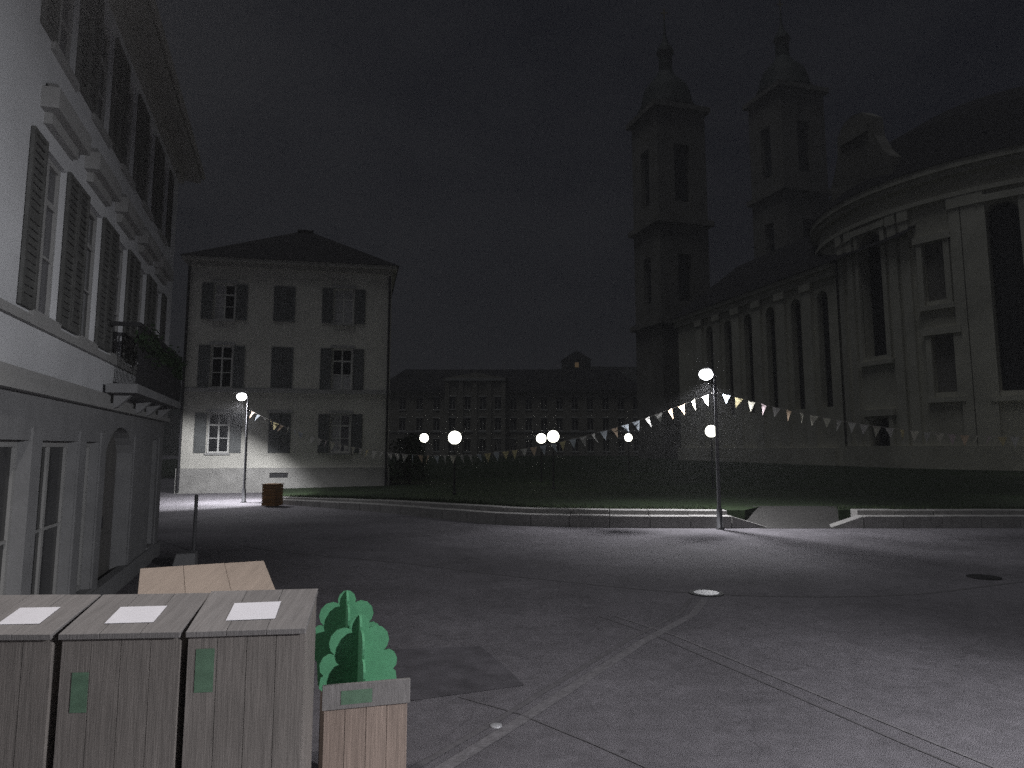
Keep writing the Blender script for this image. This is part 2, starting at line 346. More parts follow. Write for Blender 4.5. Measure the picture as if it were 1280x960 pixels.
# grass blades along the lawn's front edge
mb = MB(); rg = random.Random(3)
seg = resample([(p.x, p.y) for p in LP], 0.05)
for k in range(9000):
    if k % 3: p = rg.choice(seg); x, y = p.x, p.y; y += 0.04 + abs(rg.gauss(0, 0.55)); x += rg.uniform(-.05, .05) + 0.25 * hfac(-x) * (y - p.y)
    else: x = rg.uniform(9.9, 24); y = 21.95 + abs(rg.gauss(0, 0.6))
    z = lawn_z(x); h = rg.uniform(.04, .10); q = rg.uniform(0, 6.28); dx, dy = math.cos(q) * .012, math.sin(q) * .012; lx, ly = rg.uniform(-.04, .04), rg.uniform(-.04, .04)
    mb.quad((x - dx, y - dy, z - .01), (x + dx, y + dy, z - .01), (x + lx, y + ly, z + h))
o = mb.build('grass', M['blade'], recalc=False); tag(o, 'short grass along the top of the stone wall', 'grass', kind='stuff')

# ---- dark hillside far behind the palace
mb = MB(); rows = []
for j, (Y, zz) in enumerate(((185, 0), (240, 12), (300, 30), (360, 46), (430, 52))):
    rows.append([V((-320 + i * 40, Y, zz * (0.80 + 0.30 * math.sin(i * 0.55 + 1.0 + j * .2) + 0.10 * math.sin(i * 1.7)) if zz else -1.0)) for i in range(20)])
for a, b in zip(rows, rows[1:]):
    for i in range(19): mb.quad(a[i], a[i + 1], b[i + 1], b[i])
tag(smooth(mb.build('hillside', M['hill'])), kind='structure')

# ================================================================== window, shutter builders
def window(parent, F, u0, u1, v0, v1, dep, cols=2, rows=3, fw=0.055, fmat='frame', panes=('glass',), sill=True, sillmat='trim', transom=None, arch=0.0, sillout=0.10):
    mb = MB(); a, b = dep - 0.05, dep - 0.002
    e = 0.003
    mb.fbox(F, u0 + e, u0 + fw, v0 + e, v1 - e, a, b); mb.fbox(F, u1 - fw, u1 - e, v0 + e, v1 - e, a, b)
    mb.fbox(F, u0 + fw, u1 - fw, v0 + e, v0 + fw, a, b); mb.fbox(F, u0 + fw, u1 - fw, v1 - fw, v1 - e, a, b)
    iu0, iu1, iv0, iv1 = u0 + fw, u1 - fw, v0 + fw, v1 - fw
    vs = [iv0 + (iv1 - iv0) * k / rows for k in range(rows + 1)]
    if transom: vs = [iv0 + (transom - iv0) * k / (rows - 1) for k in range(rows)] + [iv1]
    us = [iu0 + (iu1 - iu0) * k / cols for k in range(cols + 1)]
    bw = fw * 0.55
    for u in us[1:-1]: mb.fbox(F, u - bw, u + bw, iv0, iv1, a + 0.004, b - 0.002)
    for k, v in enumerate(vs[1:-1]):
        t = bw * (1.0 if (transom and k == rows - 2) else 0.45)
        for p, q in zip(us, us[1:]): mb.fbox(F, p + (bw if p > iu0 + .001 else 0), q - (bw if q < iu1 - .001 else 0), v - t, v + t, a + 0.008, b - 0.004)
    wobj = mb.build('window', M[fmat], parent)
    n = 0
    for i, (p, q) in enumerate(zip(us, us[1:])):
        for v, x in zip(vs, vs[1:]):
            mb = MB(); mb.quad(F(p, v, dep - 0.02), F(q, v, dep - 0.02), F(q, x, dep - 0.02), F(p, x, dep - 0.02))
            mb.build('pane', M[panes[min(len(panes) - 1, i)] if len(panes) <= cols else panes[n]], wobj); n += 1
    if sill:
        mb = MB(); mb.fbox(F, u0 - 0.07, u1 + 0.07, v0 - 0.10, v0 - 0.003, -sillout, dep - 0.01); mb.build('sill', M[sillmat], wobj)
    return wobj
def shutter(parent, F, u0, u1, v0, v1, m, d=-0.045):
    mb = MB(); r = 0.05; t = 0.035
    mb.fbox(F, u0, u0 + r, v0, v1, d, d + t); mb.fbox(F, u1 - r, u1, v0, v1, d, d + t)
    vm = (v0 + v1) / 2
    for a in (v0, vm - r / 2, v1 - r): mb.fbox(F, u0 + r, u1 - r, a, a + r, d + 0.002, d + t - 0.002)
    s = mb.build('shutter', M[m], parent)
    mb = MB()
    for a, b in ((v0 + r, vm - r / 2), (vm + r / 2, v1 - r)):
        n = max(3, int((b - a) / 0.075)); st = (b - a) / n
        for k in range(n):
            y = a + st * k; p, q = u0 + r, u1 - r
            mb.quad(F(p, y + 0.002, d + 0.008), F(q, y + 0.002, d + 0.008), F(q, y + st, d + t - 0.012), F(p, y + st, d + t - 0.012))
    tag(mb.build('louvre', M[m], s, recalc=False), kind='stuff')
    return s

# ================================================================== LEFT BUILDING
P0 = V((-7.6, 15.8, 0)); D = V((-.302, .953, 0)).normalized(); NN = V((D.y, -D.x, 0))
def FL(u, v, d): return P0 + D * u + V((0, 0, v)) - NN * d
LB = thing('school_building', 'long pale plastered building with dark shutters rising behind the wooden boxes', 'building', tuple(P0))
U0, U1 = -17.0, 0.0
WC = [-13.33, -11.61, -8.65, -6.93, -5.21, -3.49, -1.77]
HW_, SH = 0.41, 0.44
holes = []
for c in WC: holes += [(c - HW_, c + HW_, 6.55, 8.05), (c - HW_, c + HW_, 3.68, 5.42)]
mb = MB(); mb.facade(FL, U0, U1, 3.06, 8.50, holes, 0.11)
mb.quad(FL(U1, 0, 0), FL(U1, 0, 11), FL(U1, 8.5, 11), FL(U1, 8.5, 0)); mb.quad(FL(U0, 0, 0), FL(U0, 0, 11), FL(U0, 8.5, 11), FL(U0, 8.5, 0)); mb.quad(FL(U0, 0, 11), FL(U1, 0, 11), FL(U1, 8.5, 11), FL(U0, 8.5, 11))
mb.build('wall', M['plaster_left'], LB)
gh = [(-13.9, -12.4, .35, 2.37), (-12.1, -10.6, .35, 2.37), (-10.25, -8.75, .35, 2.37), (-8.42, -6.93, .35, 2.37), (-6.55, -5.80, .35, 2.37), (-5.38, -3.35, 0.05, 2.62, 0.30), (-1.35, -0.85, .35, 2.45)]
mb = MB(); mb.facade(FL, U0, U1, 0, 2.84, gh, 0.16); mb.build('wall', M['stone_base'], LB)
mb = MB(); mb.fbox(FL, U0, U1 + .05, 2.84, 2.93, -0.10, 0.1); mb.fbox(FL, U0, U1 + .04, 2.93, 3.06, -0.05, 0.1); mb.build('string_course', M['trim'], LB)
mb = MB(); mb.fbox(FL, U0, U1 + .02, 3.52, 3.61, -0.05, 0.05); mb.build('sill_band', M['trim'], LB)
mb = MB(); mb.fbox(FL, U0, U1 + .06, 0.0, 0.30, -0.05, 0.1); mb.build('plinth', M['stone_base'], LB)
mb = MB()
for k in range(12): mb.fbox(FL, U1 - (0.42 if k % 2 else 0.30), U1 + .02, 3.68 + k * .40, 4.06 + k * .40, -0.018, 0.05)
mb = MB()
mb.quad(FL(U0 - .5, 8.44, -0.38), FL(U1 + .4, 8.44, -0.38), FL(U1 + .4, 8.50, 0.05), FL(U0 - .5, 8.50, 0.05))
mb.fbox(FL, U0 - .5, U1 + .4, 8.44, 8.60, -0.42, -0.37); mb.fbox(FL, U0, U1 + .1, 8.30, 8.47, -0.10, 0.05)
mb.build('eave', M['soffit'], LB)
mb = MB(); mb.tube([FL(U0 - .5, 8.60, -0.47), FL(U1 + .42, 8.60, -0.47)], 0.055, 8); mb.build('gutter', M['soffit'], LB)
mb = MB(); A, B, C_, Dd = FL(U0 - .5, 8.61, -.42), FL(U1 + .4, 8.61, -.42), FL(U1 + .5, 8.6, 11.5), FL(U0 - .5, 8.6, 11.5); e, f = FL(U0 + 5, 12.6, 5.5), FL(U1 - 5, 12.6, 5.5)
mb.quad(A, B, f, e); mb.quad(B, C_, f); mb.quad(C_, Dd, e, f); mb.quad(Dd, A, e); roof = mb.build('roof', M['roof'], LB)
mb = MB(); mb.fbox(FL, -0.75, -0.15, 8.8, 11.4, 1.2, 1.9); mb.fbox(FL, -0.8, -0.1, 11.4, 11.52, 1.15, 1.95); mb.build('chimney', M['plaster_left'], roof)
for i, c in enumerate(WC):
    for (a, b, tr) in ((6.55, 8.05, 7.55), (3.68, 5.42, 4.95)):
        window(LB, FL, c - HW_, c + HW_, a, b, 0.11, 2, 3, 0.06, panes=('glass', 'glass_curtain') if (i + int(a)) % 3 else ('glass_curtain', 'glass'), transom=tr, sillout=.045, fmat='trim')
        shutter(LB, FL, c - HW_ - SH, c - HW_ - .01, a - .02, b + .02, 'shutter'); shutter(LB, FL, c + HW_ + .01, c + HW_ + SH, a - .02, b + .02, 'shutter')
    mb = MB()
    mb.fbox(FL, c - .50, c + .50, 5.62, 5.74, -0.08, 0.02); mb.fbox(FL, c - .64, c + .64, 5.74, 5.96, -0.17, 0.02)
    mb.prism([FL(c - .63, 5.96, -.165), FL(c + .63, 5.96, -.165), FL(c + .50, 6.06, -.10), FL(c - .50, 6.06, -.10)], NN * -0.10)
    mb.build('window_hood', M['trim'], LB)
for (a, b, c, d, *r) in gh:
    if r:
        mb = MB(); mb.arch(FL, a, b, 2.05, 2.62, 0.002, 0.30, 12); mb.build('door_arch', M['stone_base'], LB)
        um = (a + b) / 2
        mb = MB(); mb.fbox(FL, a + .02, um - .01, .06, 2.60, 0.24, 0.29); dl = mb.build('door', M['door'], LB)
        mb = MB(); [mb.fbox(FL, a + .15, um - .12, z0, z1, 0.225, 0.239) for z0, z1 in ((.25, .9), (1.0, 1.9))]; mb.build('door_panel', M['door'], dl)
        mb = MB(); mb.fbox(FL, um + .01, b - .02, .06, 2.60, 0.24, 0.29); dr = mb.build('door', M['door'], LB)
        mb = MB(); [mb.fbox(FL, um + .12, b - .15, z0, z1, 0.225, 0.239) for z0, z1 in ((.25, .9), (1.0, 1.9))]; mb.build('door_panel', M['door'], dr)
        mb = MB(); mb.tube([FL(um + .05, 1.02, .20), FL(um + .05, 1.2, .20)], 0.012, 6); mb.build('handle', M['iron'], dr)
    else:
        window(LB, FL, a, b, c, d, 0.16, 2 if b - a > 1 else 1, 2, 0.07, fmat='trim', sillmat='stone_base', panes=('glass',), sillout=.03)
for u in (-10.42, -8.585, -6.74, -5.59, -3.1, -0.45):
    mb = MB(); mb.fbox(FL, u - .16, u + .16, 0.30, 2.50, -0.02, 0.02); mb.build('pilaster', M['stone_base'], LB)
# balcony over the arched door
mb = MB(); mb.fbox(FL, -5.9, -1.3, 3.07, 3.20, -0.46, -0.052); bal = mb.build('balcony', M['stone_base'], LB)
for u in (-5.6, -3.9, -2.9, -1.6): mb = MB(); mb.prism([FL(u, 3.068, -.34), FL(u, 3.068, -.102), FL(u, 2.86, -.102), FL(u, 2.88, -.16)], D * 0.14); mb.build('console', M['stone_base'], bal)
mb = MB(); mb.fbox(FL, -5.87, -1.33, 4.04, 4.10, -0.45, -0.40); mb.fbox(FL, -5.87, -1.33, 3.30, 3.33, -0.44, -0.41)
for u in (-5.87, -1.37): mb.fbox(FL, u, u + .04, 4.04, 4.10, -0.40, -0.06)
mb.build('handrail', M['iron'], bal)
for k in range(46):
    u = -5.85 + k * 0.0995
    mb = MB(); mb.tube([FL(u, 3.2, -.425), FL(u, 3.5, -.455), FL(u, 3.8, -.41), FL(u, 4.04, -.425)], 0.014, 5, False); mb.build('baluster', M['iron'], bal)
rg = random.Random(5)
mb = MB()
for k in range(800):
    u = rg.uniform(-5.9, -1.3); s_ = 0.20 + 0.09 * math.sin(u * 2.3)
    v = 3.86 + rg.gauss(0, s_ * .45); d = -.44 + rg.gauss(0, .06)
    p = FL(u, v, d); a = V((rg.gauss(0, 1), rg.gauss(0, 1), rg.gauss(0, 1))).normalized() * rg.uniform(.03, .06); b = V((rg.gauss(0, 1), rg.gauss(0, 1), rg.gauss(0, 1))).normalized() * rg.uniform(.02, .05)
    mb.quad(p - a, p + b, p + a, p - b)
o = mb.build('balcony_plants', M['leaf'], recalc=False); tag(o, 'dark trailing plants along the iron rail of the balcony', 'plants', kind='stuff')

# ================================================================== HOUSE AT THE END OF THE PLAZA
def FH(u, v, d): return HL + hd * u + V((0, 0, v)) - hn * d
HZ = AT(350, 328, 37.3).z
def hu(px, py): p = onplane(px, py, HL, hn); return (p - HL).dot(hd), p.z
house = thing('corner_house', 'three storey cream house with hipped roof behind the lit street lamp', 'house', tuple(HL))
rowpx = [(358, 402), (434, 486), (517, 566)]
wins = []
for r, (yt, yb) in enumerate(rowpx):
    for c, px in enumerate((277 - r * 1.5, 353 - r * 1.5, 428 - r * 1.2)):
        u, z0 = hu(px, yb); _, z1 = hu(px, yt); wins.append((r, c, u, z0, z1))
zr = [sum(x[3] for x in wins if x[0] == r) / 3 for r in range(3)]; zt = [sum(x[4] for x in wins if x[0] == r) / 3 for r in range(3)]
uc = [sum(x[2] for x in wins if x[1] == c) / 3 for c in range(3)]
holes = []; WWH = 0.52
for r in range(3):
    for c in range(3): holes.append((uc[c] - WWH, uc[c] + WWH, zr[r], zt[r]))
_, ZS = hu(350, 489); _, ZP = hu(350, 586)
mb = MB(); mb.facade(FH, 0, HW, ZP, HZ, holes, 0.16)
mb.quad(FH(0, ZP, 0), FH(0, ZP, 11), FH(0, HZ, 11), FH(0, HZ, 0)); mb.quad(FH(HW, ZP, 0), FH(HW, ZP, 11), FH(HW, HZ, 11), FH(HW, HZ, 0)); mb.quad(FH(0, ZP, 11), FH(HW, ZP, 11), FH(HW, HZ, 11), FH(0, HZ, 11))
mb.build('wall', M['plaster_house'], house)
uv0, _ = hu(337, 594); uv1, _ = hu(360, 594); _, zv = hu(350, 594)
mb = MB(); mb.facade(lambda u, v, d: FH(u, v, d - .06), 0 - .06, HW + .06, 0, ZP, [(uv0, uv1, zv - .13, zv + .13)], 0.12)
mb.fbox(FH, -.06, HW + .06, ZP - .004, ZP + .05, -.06, .05); mb.quad(FH(HW + .06, 0, -.06), FH(HW + .06, 0, 11), FH(HW + .06, ZP, 11), FH(HW + .06, ZP, -.06)); mb.quad(FH(-.06, 0, -.06), FH(-.06, 0, 11), FH(-.06, ZP, 11), FH(-.06, ZP, -.06))
pl = mb.build('plinth', M['house_plinth'], house)
mb = MB(); mb.fbox(FH, uv0, uv1, zv - .13, zv + .13, 0.02, 0.06); mb.build('vent', M['iron'], pl)
mb = MB(); mb.fbox(FH, -.05, HW + .05, ZS - .10, ZS + .10, -.09, .05); mb.fbox(FH, -.05, HW + .05, ZS + .10, ZS + .15, -.05, .05); mb.build('string_course', M['trim'], house)
mb = MB(); mb.fbox(FH, -.04, HW + .04, HZ - .40, HZ - .16, -.12, .05); mb.fbox(FH, -.26, HW + .26, HZ - .16, HZ + .04, -.32, 11.3); mb.build('eave', M['soffit'], house)
mb = MB(); e = 0.36
q = [FH(-e, HZ + .05, -e), FH(HW + e, HZ + .05, -e), FH(HW + e, HZ + .05, 11.6), FH(-e, HZ + .05, 11.6)]; ra = FH(HW * .47, HZ + 3.3, 5.5); rb = FH(HW * .56, HZ + 3.3, 5.5)
mb.quad(q[0], q[1], rb, ra); mb.quad(q[1], q[2], rb); mb.quad(q[2], q[3], ra, rb); mb.quad(q[3], q[0], ra); rf = mb.build('roof', M['roof'], house)
mb = MB(); mb.tube([ra + V((0, 0, .04)), rb + V((0, 0, .04))], 0.14, 8); mb.build('ridge_cap', M['roof'], rf)
mb = MB(); mb.tube([FH(0.10, 0.1, -.14), FH(0.10, HZ - .5, -.14)], 0.07, 8); mb.build('downpipe', M['iron'], house)
mb = MB(); mb.tube([FH(HW - .12, 0.1, -.14), FH(HW - .12, HZ - .5, -.14)], 0.06, 8); mb.build('downpipe', M['iron'], house)
for r in range(3):
    for c in range(3):
        a, b, z0, z1 = uc[c] - WWH, uc[c] + WWH, zr[r], zt[r]
        if c == 1:      # closed shutters
            shutter(house, FH, a - .02, uc[c] - .01, z0, z1, 'shutter_house'); shutter(house, FH, uc[c] + .01, b + .02, z0, z1, 'shutter_house')
            mb = MB(); mb.fbox(FH, a + .004, b - .004, z0 + .004, z1 - .004, .10, .155); mb.build('window', M['glass'], house)
        else:
            pn = {(0, 0): ('blind', 'glass'), (0, 2): ('blind', 'blind'), (1, 2): ['blind', 'glass', 'glass'] * 2, (2, 2): ('blind', 'glass_curtain')}.get((r, c), ('glass',))
            window(house, FH, a, b, z0, z1, .16, 2, 3, .075, panes=pn, transom=z1 - (z1 - z0) * .30)
            shutter(house, FH, a - .60, a - .04, z0, z1, 'shutter_house', -.06); shutter(house, FH, b + .04, b + .60, z0, z1, 'shutter_house', -.06)
        mb = MB(); mb.fbox(FH, a - .10, b + .10, z1 + .03, z1 + .19, -.045, .02)
        if r == 2: mb.arch(FH, a + .003, b - .003, z1 - .40, z1, 0.01, .105, 8)
        if c != 1: mb.build('lintel', M['trim'], house)
        elif r == 2: mb.build('lintel', M['trim'], house)

# ================================================================== CATHEDRAL
NA, NB = AT(852, 570, 105), AT(1040, 570, 74); NA.z = NB.z = 0
nd = (NB - NA).normalized(); nnn = V((nd.y, -nd.x, 0))
if nnn.dot(V((0, 0, 0)) - NA) < 0: nnn = -nnn
NL = (NB - NA).length
def FN(u, v, d): return NA + nd * u + V((0, 0, v)) - nnn * d
church = thing('cathedral', 'huge baroque cathedral of pale sandstone with a rounded hall and two towers', 'cathedral', tuple(NA))
zE = 0.5 * (AT(856, 396, 104.5).z + AT(1035, 341, 75).z)
nh = []
def nu(px, py): p = onplane(px, py, NA, nnn); return (p - NA).dot(nd), p.z
for px, y1, y0 in ((886, 402, 518), (909, 398, 517), (934, 392, 516), (962, 386, 515), (994, 378, 514), (1027, 366, 513)):
    u, z1 = nu(px, y1); _, z0 = nu(px, y0); nh.append((u - .85, u + .85, z0, z1))
zb = sum(h[2] for h in nh) / len(nh); zt_ = sum(h[3] for h in nh) / len(nh)
nh = [(a, b, zb, zt_) for a, b, *_ in nh]
mb = MB(); mb.facade(FN, 0, NL + 2, 0, zE, nh, 0.8); mb.quad(FN(0, 0, 0), FN(0, 0, 24), FN(0, zE, 24), FN(0, zE, 0))
for a, b, c, d in nh: mb.arch(FN, a, b, d - .9, d, 0.003, 0.8, 8)
mb.build('nave_wall', M['sandstone'], church)
mb = MB(); mb.fbox(FN, -.5, NL + 2, zE - .5, zE, -.7, .1); mb.fbox(FN, -.5, NL + 2, zE - 1.3, zE - .5, -.35, .1); mb.build('cornice', M['sandstone_trim'], church)
mb = MB(); mb.quad(FN(-1, zE, -.9), FN(NL + 12, zE, -.9), FN(NL + 12, zE + 9, 11), FN(-1, zE + 9, 11)); mb.quad(FN(-1, zE, 24), FN(NL + 12, zE, 24), FN(NL + 12, zE + 9, 11), FN(-1, zE + 9, 11)); mb.quad(FN(-1, zE, -.9), FN(-1, zE, 24), FN(-1, zE + 9, 11)); mb.build('nave_roof', M['roof'], church)
for a, b, c, d in nh:
    mb = MB(); mb.quad(FN(a, c, .7), FN(b, c, .7), FN(b, d, .7), FN(a, d, .7)); wi = mb.build('window', M['glass'], church)
    mb = MB(); um = (a + b) / 2; mb.fbox(FN, um - .05, um + .05, c, d, .62, .69)
    for k in range(1, 8): z = c + (d - c) * k / 8; mb.fbox(FN, a, um - .05, z - .03, z + .03, .64, .69); mb.fbox(FN, um + .05, b, z - .03, z + .03, .64, .69)
    mb.build('glazing_bar', M['iron'], wi)
cs = [(x[0] + x[1]) / 2 for x in nh]
for u in [cs[0] - (cs[1] - cs[0]) / 2] + [(a + b) / 2 for a, b in zip(cs, cs[1:])]:
    mb = MB(); mb.fbox(FN, u - .75, u + .75, 0, zE - 1.3, -.35, .1); mb.fbox(FN, u - .9, u + .9, zE - 2.1, zE - 1.3, -.5, -.35); mb.build('pilaster', M['sandstone_trim'], church)
mb = MB(); mb.fbox(FN, -.2, NL + 1, 0, 2.2, -.5, .1); mb.build('plinth', M['sandstone'], church)
# rotunda: a round hall that bulges towards the plaza
RC = V((53.5, 72.5, 0)); RR = 20.0
def rot_u(px, rad=RR):
    r = ray(px, 560); d = V((r.x, r.y)).normalized(); c = RC.xy; b = d.dot(c); q = b * b - c.length_squared + rad * rad
    s = b - math.sqrt(max(q, 0.0)); p = d * s; v = p - c; a = math.atan2(v.y, v.x)
    return (a - math.pi if a > 0 else a + math.pi) * rad, s        # arc length measured from the westernmost point
def FR(u, v, d):
    a = math.pi + u / RR; return RC + V((math.cos(a), math.sin(a), 0)) * (RR - d) + V((0, 0, v))
def zat(px, py):
    u, s = rot_u(px); p = FR(u, 0, 0); return u, AT(px, py, p.y).z
print('rot', [(px, round(rot_u(px)[0], 2)) for px in (1040, 1060, 1075, 1090, 1118, 1140, 1168, 1200, 1216, 1232, 1255, 1280)])
zR = 0.5 * (zat(1280, 197)[1] + zat(1150, 219)[1])
def RNG(p0, p1): a, b = sorted((rot_u(p0)[0], rot_u(p1)[0])); return a, b
rh = []
a, b = RNG(1089, 1119); rh.append((a, b, zat(1104, 445)[1], zat(1104, 290)[1], 1.1))
c, d = RNG(1256, 1300); rh.append((c, d + 0.0, zat(1268, 488)[1], zat(1262, 252)[1], 1.1))
n1 = RNG(1171, 1199); rh.append((*n1, zat(1186, 375)[1], zat(1186, 302)[1], .5)); rh.append((*RNG(1175, 1204), zat(1189, 490)[1], zat(1189, 418)[1], .5))
dr = RNG(1090, 1116); rh.append((*dr, 0.3, zat(1104, 520)[1], 1.0))
UA, UB = -24.0, 30.0
us = [UA + k * 0.9 for k in range(61)]
mb = MB(); mb.facade(FR, UA, UB, 0, zR, rh, 0.8, us)
for i, h in enumerate(rh):
    if i in (0, 1, 4): mb.arch(FR, h[0], h[1], h[3] - (h[1] - h[0]) / 2, h[3], 0.004, 1.0, 10)
mb.build('rotunda_wall', M['sandstone'], church)
for i, h in enumerate(rh):
    a, b, c, d = h[:4]; dd = h[4] - .06
    mb = MB(); k_ = 6
    for k in range(k_): p, q = a + (b - a) * k / k_, a + (b - a) * (k + 1) / k_; mb.quad(FR(p, c, dd), FR(q, c, dd), FR(q, d, dd), FR(p, d, dd))
    if i in (0, 1):
        wi = mb.build('window', M['glass'], church); mb = MB()
        for k in range(1, 4): u = a + (b - a) * k / 4; mb.fbox(FR, u - .05, u + .05, c, d, dd - .08, dd - .01)
        for k in range(1, 12): z = c + (d - c) * k / 12; mb.fbox(FR, a, b, z - .04, z + .04, dd - .06, dd - .012)
        mb.build('glazing_bar', M['iron'], wi)
    elif i == 4: mb.build('door', M['roof'], church)
    else:
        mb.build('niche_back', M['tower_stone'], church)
    mb = MB(); t = 0.45
    mb.fbox(FR, a - t, a, c - t, d, -.28, .1); mb.fbox(FR, b, b + t, c - t, d, -.28, .1); mb.fbox(FR, a - t - .2, b + t + .2, d, d + .6, -.45, .1)
    if i != 4: mb.fbox(FR, a - t - .15, b + t + .15, c - t - .4, c - t, -.4, .1)
    if i < 4: mb.build('window_surround', M['sandstone_trim'], church)
    else: mb.build('door_surround', M['sandstone_trim'], church)
def ring(mb, u0, u1, z0, z1, d0, d1, n=40):
    for k in range(n): p, q = u0 + (u1 - u0) * k / n, u0 + (u1 - u0) * (k + 1) / n; mb.fbox(FR, p, q, z0, z1, d0, d1)
mb = MB(); ring(mb, UA, UB, zR - .6, zR, -.85, .1); ring(mb, UA, UB, zR - 1.1, zR - .6, -.55, .1); mb.build('cornice', M['sandstone_trim'], church); mb = MB(); ring(mb, UA, UB, zR - 3.0, zR - 2.6, -.45, .1); mb.build('string_course', M['sandstone_trim'], church)
mb = MB(); ring(mb, UA, UB, 0, 2.4, -.5, .1); mb.build('plinth', M['sandstone'], church)
for px in (1066, 1078, 1134, 1150, 1216, 1232, 1246):
    u = rot_u(px)[0]
    mb = MB(); mb.fbox(FR, u - .42, u + .42, 2.4, zR - 3.0, -.28, .1); mb.fbox(FR, u - .5, u + .5, zR - 4.0, zR - 3.0, -.40, .1); mb.build('pilaster', M['sandstone_trim'], church)
mb = MB(); mb.lathe(RC + V((0, 0, zR)), [(RR + 1, 0), (RR - 3, 5.5), (RR - 9, 9.0), (RR - 15, 10.2), (0.3, 10.6)], 48); mb.build('rotunda_roof', M['roof'], church)
# scrolled gable above the narrow bay
u0 = rot_u(1062)[0]; u1 = rot_u(1142)[0]; a, b = min(u0, u1), max(u0, u1); um = (a + b) / 2; hw = (b - a) / 2
_, zg = zat(1100, 142)
prof = [(-1, 0), (-.98, .30), (-.80, .42), (-.62, .62), (-.58, .86), (-.3, .97), (0, 1.0), (.3, .97), (.58, .86), (.62, .62), (.80, .42), (.98, .30), (1, 0)]
pt = [FR(um + hw * x, zR + .002 + (zg - zR) * y, -.4) for x, y in prof]
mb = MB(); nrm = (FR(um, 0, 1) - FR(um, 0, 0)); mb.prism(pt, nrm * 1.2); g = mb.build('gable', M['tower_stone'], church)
mb = MB(); k_ = (zg - zR) * .12; mb.prism([FR(um - hw * .45, zR + (zg - zR) * .70, -.402), FR(um + hw * .45, zR + (zg - zR) * .70, -.402), FR(um + hw * .45, zR + (zg - zR) * .70 + k_, -.402), FR(um - hw * .45, zR + (zg - zR) * .70 + k_, -.402)], nrm * -.25); mb.build('gable_moulding', M['tower_stone'], g)
# towers
def tower(c, half, zc):
    mb = MB()
    def Fq(k):
        a = 0.30 + k * math.pi / 2; ux = V((math.cos(a), math.sin(a), 0)); ny = V((math.sin(a), -math.cos(a), 0))
        return lambda u, v, d: c + ny * (half - d) + ux * u + V((0, 0, v))
    for k in range(4):
        F = Fq(k); mb.facade(F, -half, half, 0, zc, [(-1.5, 1.5, zc - 17, zc - 7, 1.0), (-1.3, 1.3, zc - 34, zc - 26, 1.0)], 1.0)
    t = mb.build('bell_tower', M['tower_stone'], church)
    for z in (zc - .9, zc - 21, zc - 38):
        mb = MB(); [mb.fbox(Fq(k), -half - .7, half + .7, z, z + .9, -.8, .1) for k in range(4)]; mb.build('tower_cornice', M['tower_stone'], t)
    for k in range(4):
        F = Fq(k)
        for z0, z1 in ((zc - 17, zc - 7), (zc - 34, zc - 26)):
            mb = MB(); mb.quad(F(-1.5, z0, .9), F(1.5, z0, .9), F(1.5, z1, .9), F(-1.5, z1, .9)); mb.build('belfry_opening', M['glass'], t)
    h = half
    mb = MB(); mb.lathe(c + V((0, 0, zc)), [(h * 1.10, 0), (h * 1.12, .8), (h * .98, 2.0), (h * .92, 3.6), (h * .80, 5.2), (h * .52, 6.6), (h * .36, 7.4), (h * .30, 8.2)], 24); smooth(mb.build('dome', M['copper'], t))
    mb = MB(); mb.lathe(c + V((0, 0, zc + 8.2)), [(h * .26, 0), (h * .26, 3.4), (h * .34, 3.7), (h * .30, 4.4), (h * .14, 5.6), (h * .05, 7.2), (.12, 10.0)], 16); mb.build('lantern', M['copper'], t)
    mb = MB(); z = zc + 18.2; mb.fbox(lambda u, v, d: c + V((u, d, v)), -.08, .08, z, z + 2.2, -.08, .08); mb.fbox(lambda u, v, d: c + V((u, d, v)), -.6, .6, z + 1.3, z + 1.5, -.07, .07); mb.build('cross', M['gold'], t)
tc1 = AT(845, 560, 121); tc1.z = 0; tc2 = AT(1002, 560, 134); tc2.z = 0
tower(tc1, 4.6, AT(845, 146, 121).z); tower(tc2, 4.9, AT(1002, 146, 134).z + 4)

